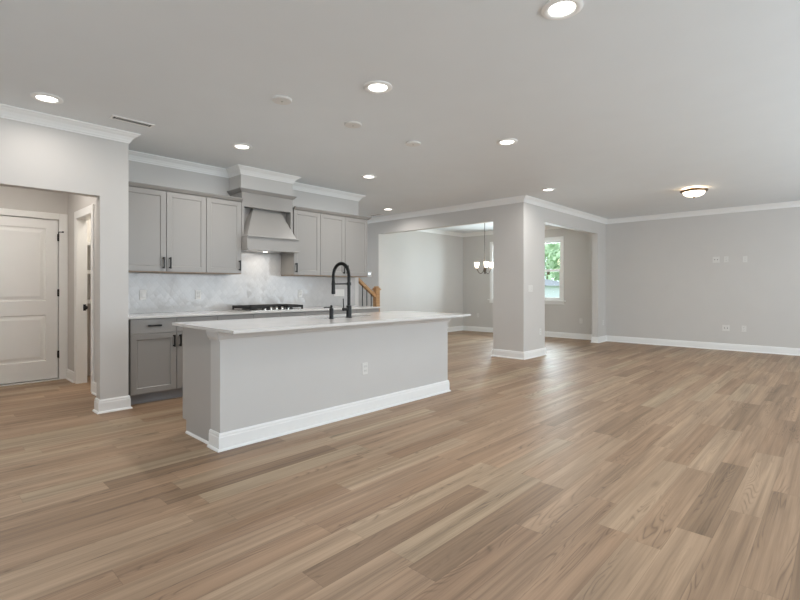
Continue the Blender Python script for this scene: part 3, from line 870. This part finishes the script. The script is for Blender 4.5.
# ------------------------------------------------------------------ staircase and railing
t = thing('staircase', 'oak stair flight rising behind the kitchen wall', 'staircase', (5.75, 6.02, 0))
for i in range(5):
    x1 = -0.0-0.265*i
    bm = BM(); box(bm, x1-.265, x1, .17, 1.0, 0.18*i, 0.18*(i+1)-.028); obj('riser', bm, M_TRIM, t)
    bm = BM(); box(bm, x1-.265, x1+.025, .17, 1.0, 0.18*(i+1)-.028, 0.18*(i+1), .006); obj('tread', bm, M_OAK, t)
t = thing('stair_railing', 'oak stair handrail and newel post with black balusters behind countertop', 'railing', (5.86, 6.12, 0))
bm = BM(); box(bm, -.045, .045, -.045, .045, 0, 1.17, .004); box(bm, -.053, .053, -.053, .053, 0, .25, .005); box(bm, -.05, .05, -.05, .05, .95, .965, .003)
nw = obj('newel_post', bm, M_OAK, t)
bm = BM(); box(bm, -.062, .062, -.062, .062, 1.17, 1.195, .006); box(bm, -.052, .052, -.052, .052, 1.195, 1.215, .008); box(bm, -.036, .036, -.036, .036, 1.215, 1.24, .01); obj('post_cap', bm, M_OAK, nw)
sl = 0.72
def rail_z(x): return 1.07 + sl*(-x-.045)
bm = BM()
prof_r = [(-.030, -.028), (.030, -.028), (.032, .0), (.024, .026), (0, .034), (-.024, .026), (-.032, 0)]
A = [bm.verts.new((-.045, p[0], rail_z(-.045)+p[1]*1.28)) for p in prof_r]; B = [bm.verts.new((-.66, p[0], rail_z(-.66)+p[1]*1.28)) for p in prof_r]
for k in range(7): bm.faces.new((A[k], A[(k+1) % 7], B[(k+1) % 7], B[k]))
bm.faces.new(list(reversed(A))); bm.faces.new(B)
obj('handrail', bm, M_OAK, t)
bm = BM(); prism(bm, [(-.05, 0), (-.05, .30), (-.66, .30+sl*.61), (-.66, 0)], 'y', -.03, .03); obj('stringer', bm, M_TRIM, t)
for i in range(6):
    x = -.13-.105*i
    step = .30+sl*(-x-.05)-.006
    bm = BM(); tube(bm, [(x, 0, step), (x, 0, rail_z(x)-.03)], .0085, 8); tube(bm, [(x, 0, step), (x, 0, step+.03)], .015, 8); obj('baluster', bm, M_BLACK, t, True)

# ------------------------------------------------------------------ ceiling fixtures
def recessed(proto, x, y, label):
    if proto is None:
        t = thing('recessed_light', label, 'ceiling light', (x, y, H), group='recessed ceiling lights')
        bm = BM(); lathe(bm, [(.108, 0), (.110, -.006), (.100, -.012), (.078, -.013), (.070, -.007), (.068, 0)], n=48); obj('trim_ring', bm, M_TRIM, t, True)
        bm = BM(); lathe(bm, [(.069, -.002), (.069, -.0065), (0, -.007)], n=48); obj('lens', bm, M_LED, t, True)
        return t
    return dup(proto, (x, y, H), None, label)
RL = [((2.489, 1.122), 'recessed light nearest the viewer, at the top edge', 9, (1, 0.97, .94)),
      ((2.497, 2.59), 'recessed light over living floor in front of the island, left one', 9, (1, 0.97, .94)),
      ((4.368, 2.571), 'recessed light over living floor in front of the island, right one', 9, (1, 0.97, .94)),
      ((6.928, 3.351), 'recessed light in ceiling just in front of the pillar', 9, (1, 0.97, .94)),
      ((0.795, 4.697), 'recessed light above the hall opening, beside the crown moulding', 4.5, (1, .93, .87)),
      ((2.525, 4.752), 'recessed light in front of the range hood bulkhead', 12, (1, .96, .92)),
      ((4.415, 4.76), 'recessed light above the kitchen aisle, near the right wall cabinets', 12, (1, 0.97, .94)),
      ((6.50, 6.462), 'small far recessed light in the stair hall beyond the cabinets', 10, (1, 0.97, .94))]
pr_ = None
for (x, y), lb, pw, c in RL:
    o = recessed(pr_, x, y, lb)
    if pr_ is None: pr_ = o
    area_light('recessed_lamp', (x, y, H-.014), (0, 0, 0), .132, .132, pw, c, 'DISK', math.radians(165))

def cover(proto, x, y, label):
    if proto is None:
        t = thing('ceiling_cover', label, 'ceiling cover plate', (x, y, H), group='blank round ceiling covers over the island')
        bm = BM(); lathe(bm, [(.080, 0), (.082, -.008), (.076, -.016), (0, -.018)], n=40); obj('plate', bm, M_PLATE, t, True)
        bm = BM(); lathe(bm, [(.006, -.0185), (.005, -.020), (0, -.0205)], n=12); obj('screw', bm, M_STEEL, t, True)
        return t
    return dup(proto, (x, y, H), None, label)
c0 = cover(None, 2.123, 3.335, 'blank white round ceiling plate above the island, leftmost')
cover(c0, 2.902, 3.350, 'blank white round ceiling plate above the island, middle')
cover(c0, 3.725, 3.327, 'blank white round ceiling plate above the island, rightmost')

def vent(x, y, lx, ly, label, rot=0):
    t = thing('ceiling_vent', label, 'vent', (x, y, H), (0, 0, rot))
    bm = BM(); f = .022
    box(bm, -lx/2, lx/2, -ly/2, -ly/2+f, -.006, 0, .001, 1); box(bm, -lx/2, lx/2, ly/2-f, ly/2, -.006, 0, .001, 1)
    box(bm, -lx/2, -lx/2+f, -ly/2+f, ly/2-f, -.006, 0, .001, 1); box(bm, lx/2-f, lx/2, -ly/2+f, ly/2-f, -.006, 0, .001, 1)
    obj('frame', bm, M_TRIM, t)
    bm = BM(); box(bm, -lx/2+f, lx/2-f, -ly/2+f, ly/2-f, -.0038, -.0005); obj('duct_shade_sheet', bm, M_VENTDARK, t)  # dark sheet, the shade inside the duct is put into its colour
    bm = BM(); n = int((lx-2*f)/.020)
    for i in range(1, n):
        a = -lx/2+f+i*(lx-2*f)/n
        box(bm, a-.0025, a+.0025, -ly/2+f, ly/2-f, -.006, -.004)
    obj('louvres', bm, M_TRIM, t)
vent(1.452, 4.785, 0.36, 0.11, 'white slotted ceiling vent near the hall wall corner')
vent(6.86, 7.20, 0.36, 0.15, 'white ceiling vent in the stair hall above cabinets', PI/2)

# flush mount dome light
t = thing('flush_mount_light', 'bronze flush ceiling light with glowing frosted glass bowl', 'ceiling light', (8.41, 1.67, H))
bm = BM(); lathe(bm, [(0, 0), (.075, 0), (.075, -.020), (.02, -.026), (.02, -.05), (0, -.05)], n=40); obj('ceiling_pan', bm, M_BRONZE, t, True)
bm = BM(); lathe(bm, [(.135, -.036), (.182, -.030), (.190, -.038), (.184, -.050), (.170, -.058), (.150, -.060), (.135, -.052), (.135, -.036)], n=48); obj('canopy_ring', bm, M_BRONZE, t, True)
bm = BM(); lathe(bm, [(.149, -.056), (.147, -.070), (.132, -.096), (.100, -.116), (.055, -.127), (0, -.130)], n=48); obj('glass_bowl', bm, M_SHADE, t, True)
bm = BM(); lathe(bm, [(0, -.128), (.014, -.129), (.016, -.136), (.008, -.142), (.009, -.150), (0, -.158)], n=20); obj('finial', bm, M_BRONZE, t, True)
def point(name, loc, p, c, r):
    l = bpy.data.lights.new(name, 'POINT'); l.energy = p; l.color = c; l.shadow_soft_size = r
    o = bpy.data.objects.new(name, l); o.location = loc; COL.objects.link(o); return o
area_light('flush_lamp', (8.41, 1.67, H-.165), (0, 0, 0), .2, .2, 8, (1, .86, .68), 'DISK', PI)
point('flush_bulb', (8.41+.10, 1.67, H-.045), 1.2, (1, .84, .62), .02)
point('flush_bulb', (8.41-.10, 1.67, H-.045), 1.2, (1, .84, .62), .02)

# dining chandelier
CHX, CHY = 9.08, 5.92
t = thing('chandelier', 'three-arm chandelier with lit white glass shades in the dining room', 'chandelier', (CHX, CHY, H))
bm = BM(); lathe(bm, [(0, 0), (.065, 0), (.065, -.012), (.03, -.03), (0, -.032)], n=28); obj('canopy', bm, M_NICKEL, t, True)
bm = BM(); tube(bm, [(0, 0, -.03), (0, 0, -.99)], .0075, 10); obj('down_rod', bm, M_NICKEL, t, True)
bm = BM(); lathe(bm, [(0, -.97), (.012, -.975), (.020, -1.0), (.014, -1.04), (.026, -1.10), (.034, -1.14), (.022, -1.18), (.012, -1.20), (.016, -1.215), (0, -1.23)], n=24); obj('centre_body', bm, M_NICKEL, t, True)
for i in range(3):
    a = math.radians(103.4+120*i); ca, sa = math.cos(a), math.sin(a)
    pts = []
    for k in range(13):
        q = k/12; rr = .02+.17*q; zz = -1.135-.085*math.sin(PI*min(1, q*1.05))**.8 + (.035*q**3)
        pts.append((rr*ca, rr*sa, zz))
    pts.append((.19*ca, .19*sa, -1.102))
    bm = BM(); tube(bm, pts, .0085, 8); lathe(bm, [(.0, -1.11), (.022, -1.106), (.026, -1.09), (0, -1.09)], (.19*ca, .19*sa, 0), 16); ar = obj('arm', bm, M_NICKEL, t, True)
    bm = BM(); lathe(bm, [(0, -1.087), (.030, -1.085), (.042, -1.055), (.052, -1.0), (.058, -.96), (.054, -.96), (.046, -1.0), (0, -1.065)], (.19*ca, .19*sa, 0), 24); obj('glass_shade', bm, M_SHADE, ar, True)
point('chandelier_lamp', (CHX, CHY, H-.80), 10, (1, .86, .68), .12)
# hall ceiling lamp (out of sight above the lintel)
t = thing('hall_light', 'round hall ceiling light hidden above the opening', 'ceiling light', (0.7, 6.4, H))
bm = BM(); lathe(bm, [(.10, 0), (.10, -.02), (0, -.03)], n=32); obj('lens', bm, M_LED, t, True)
area_light('hall_lamp', (0.7, 6.4, H-.035), (0, 0, 0), .2, .2, 15, (1, .93, .86), 'DISK', PI)
area_light('pantry_lamp', (2.0, 6.8, H-.02), (0, 0, 0), .2, .2, 14, (1, .92, .80), 'DISK', PI)
area_light('hood_lamp_light', (2.951+.381, 5.60, 1.688), (0, 0, 0), .30, .20, 1.8, (1, .90, .78), 'DISK', PI)

# ------------------------------------------------------------------ wall plates
def plate(loc, rotz, label, gangs=1, kind='outlet', cat='outlet', h_=0.115):
    """local: plate in xz plane, facing -y"""
    w_ = .072+.046*(gangs-1)
    t = thing('wall_outlet' if kind == 'outlet' else 'light_switch' if kind == 'switch' else 'wall_plate', label, cat, loc, (0, 0, rotz))
    bm = BM(); box(bm, -w_/2, w_/2, -.007, 0, -h_/2, h_/2, .003, 2); obj('cover_plate', bm, M_PLATE, t)
    for g_ in range(gangs):
        x = (g_-(gangs-1)/2)*.046
        if kind == 'outlet':
            for s_ in (-1, 1):
                bm = BM(); box(bm, x-.016, x+.016, -.0095, -.007, s_*.021-.014, s_*.021+.014, .004, 2); rc = obj('receptacle', bm, M_PLATE, t)
                bm = BM()
                for dx in (-.006, .006): box(bm, x+dx-.0012, x+dx+.0012, -.0100, -.0094, s_*.021-.002, s_*.021+.008)
                lathe(bm, [(.0025, 0), (0, .0005)], (x, -.0098, s_*.021-.008), 8); obj('slots', bm, M_SLOT, rc)
        elif kind == 'switch':
            bm = BM(); prism(bm, [(-.007, -.033), (-.012, -.030), (-.0085, .033), (-.007, .034)], 'x', x-.016, x+.016); obj('rocker', bm, M_PLATE, t)
        else:
            bm = BM(); box(bm, x-.017, x+.017, -.0085, -.007, -.034, .034, .002, 1); jk = obj('insert', bm, M_PLATE, t)
            bm = BM(); box(bm, x-.007, x+.007, -.0092, -.0084, -.008, .008); obj('jack', bm, M_SLOT, jk)
    return t
BS = YK-.010
plate((1.895, BS, 1.128), 0, 'white switch plate on backsplash beside hall wall', 1, 'switch', 'switch')
plate((2.531, BS, 1.123), 0, 'white outlet on backsplash under left single wall cabinet', 1)
plate((4.053, BS, 1.130), 0, 'white outlet on backsplash just right of the cooktop', 1)
plate((4.800, BS, 1.130), 0, 'white four-gang switch plate on backsplash behind the faucet', 4, 'switch', 'switch')
plate((3.06, 3.36, 0.430), 0, 'white outlet on the island front', 1)
plate((7.41, YP, 1.20), 0, 'white triple switch plate at mid height on the pillar', 3, 'switch', 'switch')
plate((7.775, YP, 0.43), 0, 'white outlet low on the pillar', 1)
plate((10.80, YP, 0.43), 0, 'white outlet low on the wall stub by far corner', 1)
RW = PI/2*-1
plate((XR, 4.48, 0.43), RW, 'white outlet under the dining room window', 1)
plate((XR, 7.372, 0.45), RW, 'white outlet in the dining room beside island countertop tip', 1)
plate((XR, 1.80, 1.765), RW, 'upper white media plate on far wall, left of its pair', 2, 'media', 'wall plate')
plate((XR, 1.635, 1.765), RW, 'upper white outlet on far wall, touching the media plate', 1)
plate((XR, 1.34, 1.755), RW, 'upper white outlet on far wall, standing apart at right', 1)
plate((XR, 1.64, 0.43), RW, 'lower white double plate on far wall above baseboard', 2, 'media', 'wall plate')
plate((XR, 1.356, 0.43), RW, 'lower white outlet on far wall above baseboard, right of double plate', 1)
t = thing('thermostat', 'small white thermostat on wall above the stair newel post', 'thermostat', (XP, 7.70, 1.51), (0, 0, RW))
bm = BM(); box(bm, -.06, .06, -.022, 0, -.06, .06, .006, 3); obj('housing', bm, M_PLATE, t)
bm = BM(); box(bm, -.04, .04, -.0235, -.0225, -.005, .04); obj('screen', bm, M_STEEL, t)

# ------------------------------------------------------------------ outside the dining windows
bm = BM(); box(bm, 11.4, 60, -20, 50, -0.8, -0.6)
g_ = obj('lawn', bm, M_GRASS); g_['kind'] = 'structure'; g_['label'] = 'lawn outside the dining windows'; g_['category'] = 'ground'
def tree(x, y, h_, r, mat, label, seed):
    rnd = random.Random(seed)
    t = thing('garden_tree', label, 'tree', (x, y, -.6), group='trees outside the dining window')
    bm = BM(); tube(bm, [(0, 0, 0), (.05, .02, h_*.3), (0, 0, h_*.75)], .15, 10, radii=[.17, .13, .06]); obj('trunk', bm, M_BARK, t, True)
    bm = BM()
    lobes = [(Vector((rnd.uniform(-.6, .6)*r, rnd.uniform(-.6, .6)*r, h_*.25+(h_*.72)*rnd.random())), r*rnd.uniform(.4, .62)) for _ in range(14)]
    for c, rr in lobes:
        for _ in range(130):
            v = Vector((rnd.gauss(0, 1), rnd.gauss(0, 1), rnd.gauss(0, 1))).normalized()*rr*rnd.uniform(.6, 1.0)
            p = c+v; n = (v.normalized()+Vector((rnd.uniform(-.6, .6), rnd.uniform(-.6, .6), rnd.uniform(-.6, .6)))).normalized()
            a = n.orthogonal().normalized(); b = n.cross(a); s_ = rnd.uniform(.12, .24)
            bm.faces.new([bm.verts.new(p+a*s_), bm.verts.new(p+b*s_*.6+n*.02), bm.verts.new(p-a*s_), bm.verts.new(p-b*s_*.6-n*.02)])
    obj('foliage', bm, mat, t)
tree(24.5, 10.6, 7.0, 2.4, M_LEAF1, 'tall green tree in the middle of the dining window view', 1)
tree(31.5, 15.2, 7.5, 2.6, M_LEAF2, 'pale green tree left in the dining window view', 2)
tree(27.5, 20.0, 7.0, 2.6, M_LEAF1, 'green tree behind the pillar, seen from aside', 3)
tree(26.0, 5.9, 5.6, 1.7, M_LEAF2, 'lower pale tree at the right jamb of the dining window', 4)
# white neighbouring house with porch stair
t = thing('white_house', 'small white house with stair rail seen low through dining window', 'house', (18.5, 9.0, -.6))
bm = BM(); box(bm, 0, 3.5, .1, 3.6, 0, 1.9); obj('wall', bm, M_SIDING, t)
bm = BM(); prism(bm, [(-.15, 1.9), (3.85, 1.9), (1.85, 2.25)], 'x', -.2, 3.7); obj('roof', bm, M_ROOF, t)
bm = BM(); box(bm, -.03, 0, .25, .62, .85, 1.6); obj('window', bm, M_ROOF, t)
bm = BM()
for i in range(4): tube(bm, [(-.25, -.9+.3*i, 0.0), (-.25, -.9+.3*i, .62+.24*i)], .025, 8)
tube(bm, [(-.25, -1.0, .55), (-.25, .05, 1.40)], .04, 8)
obj('stair_rail', bm, M_SIDING, t)
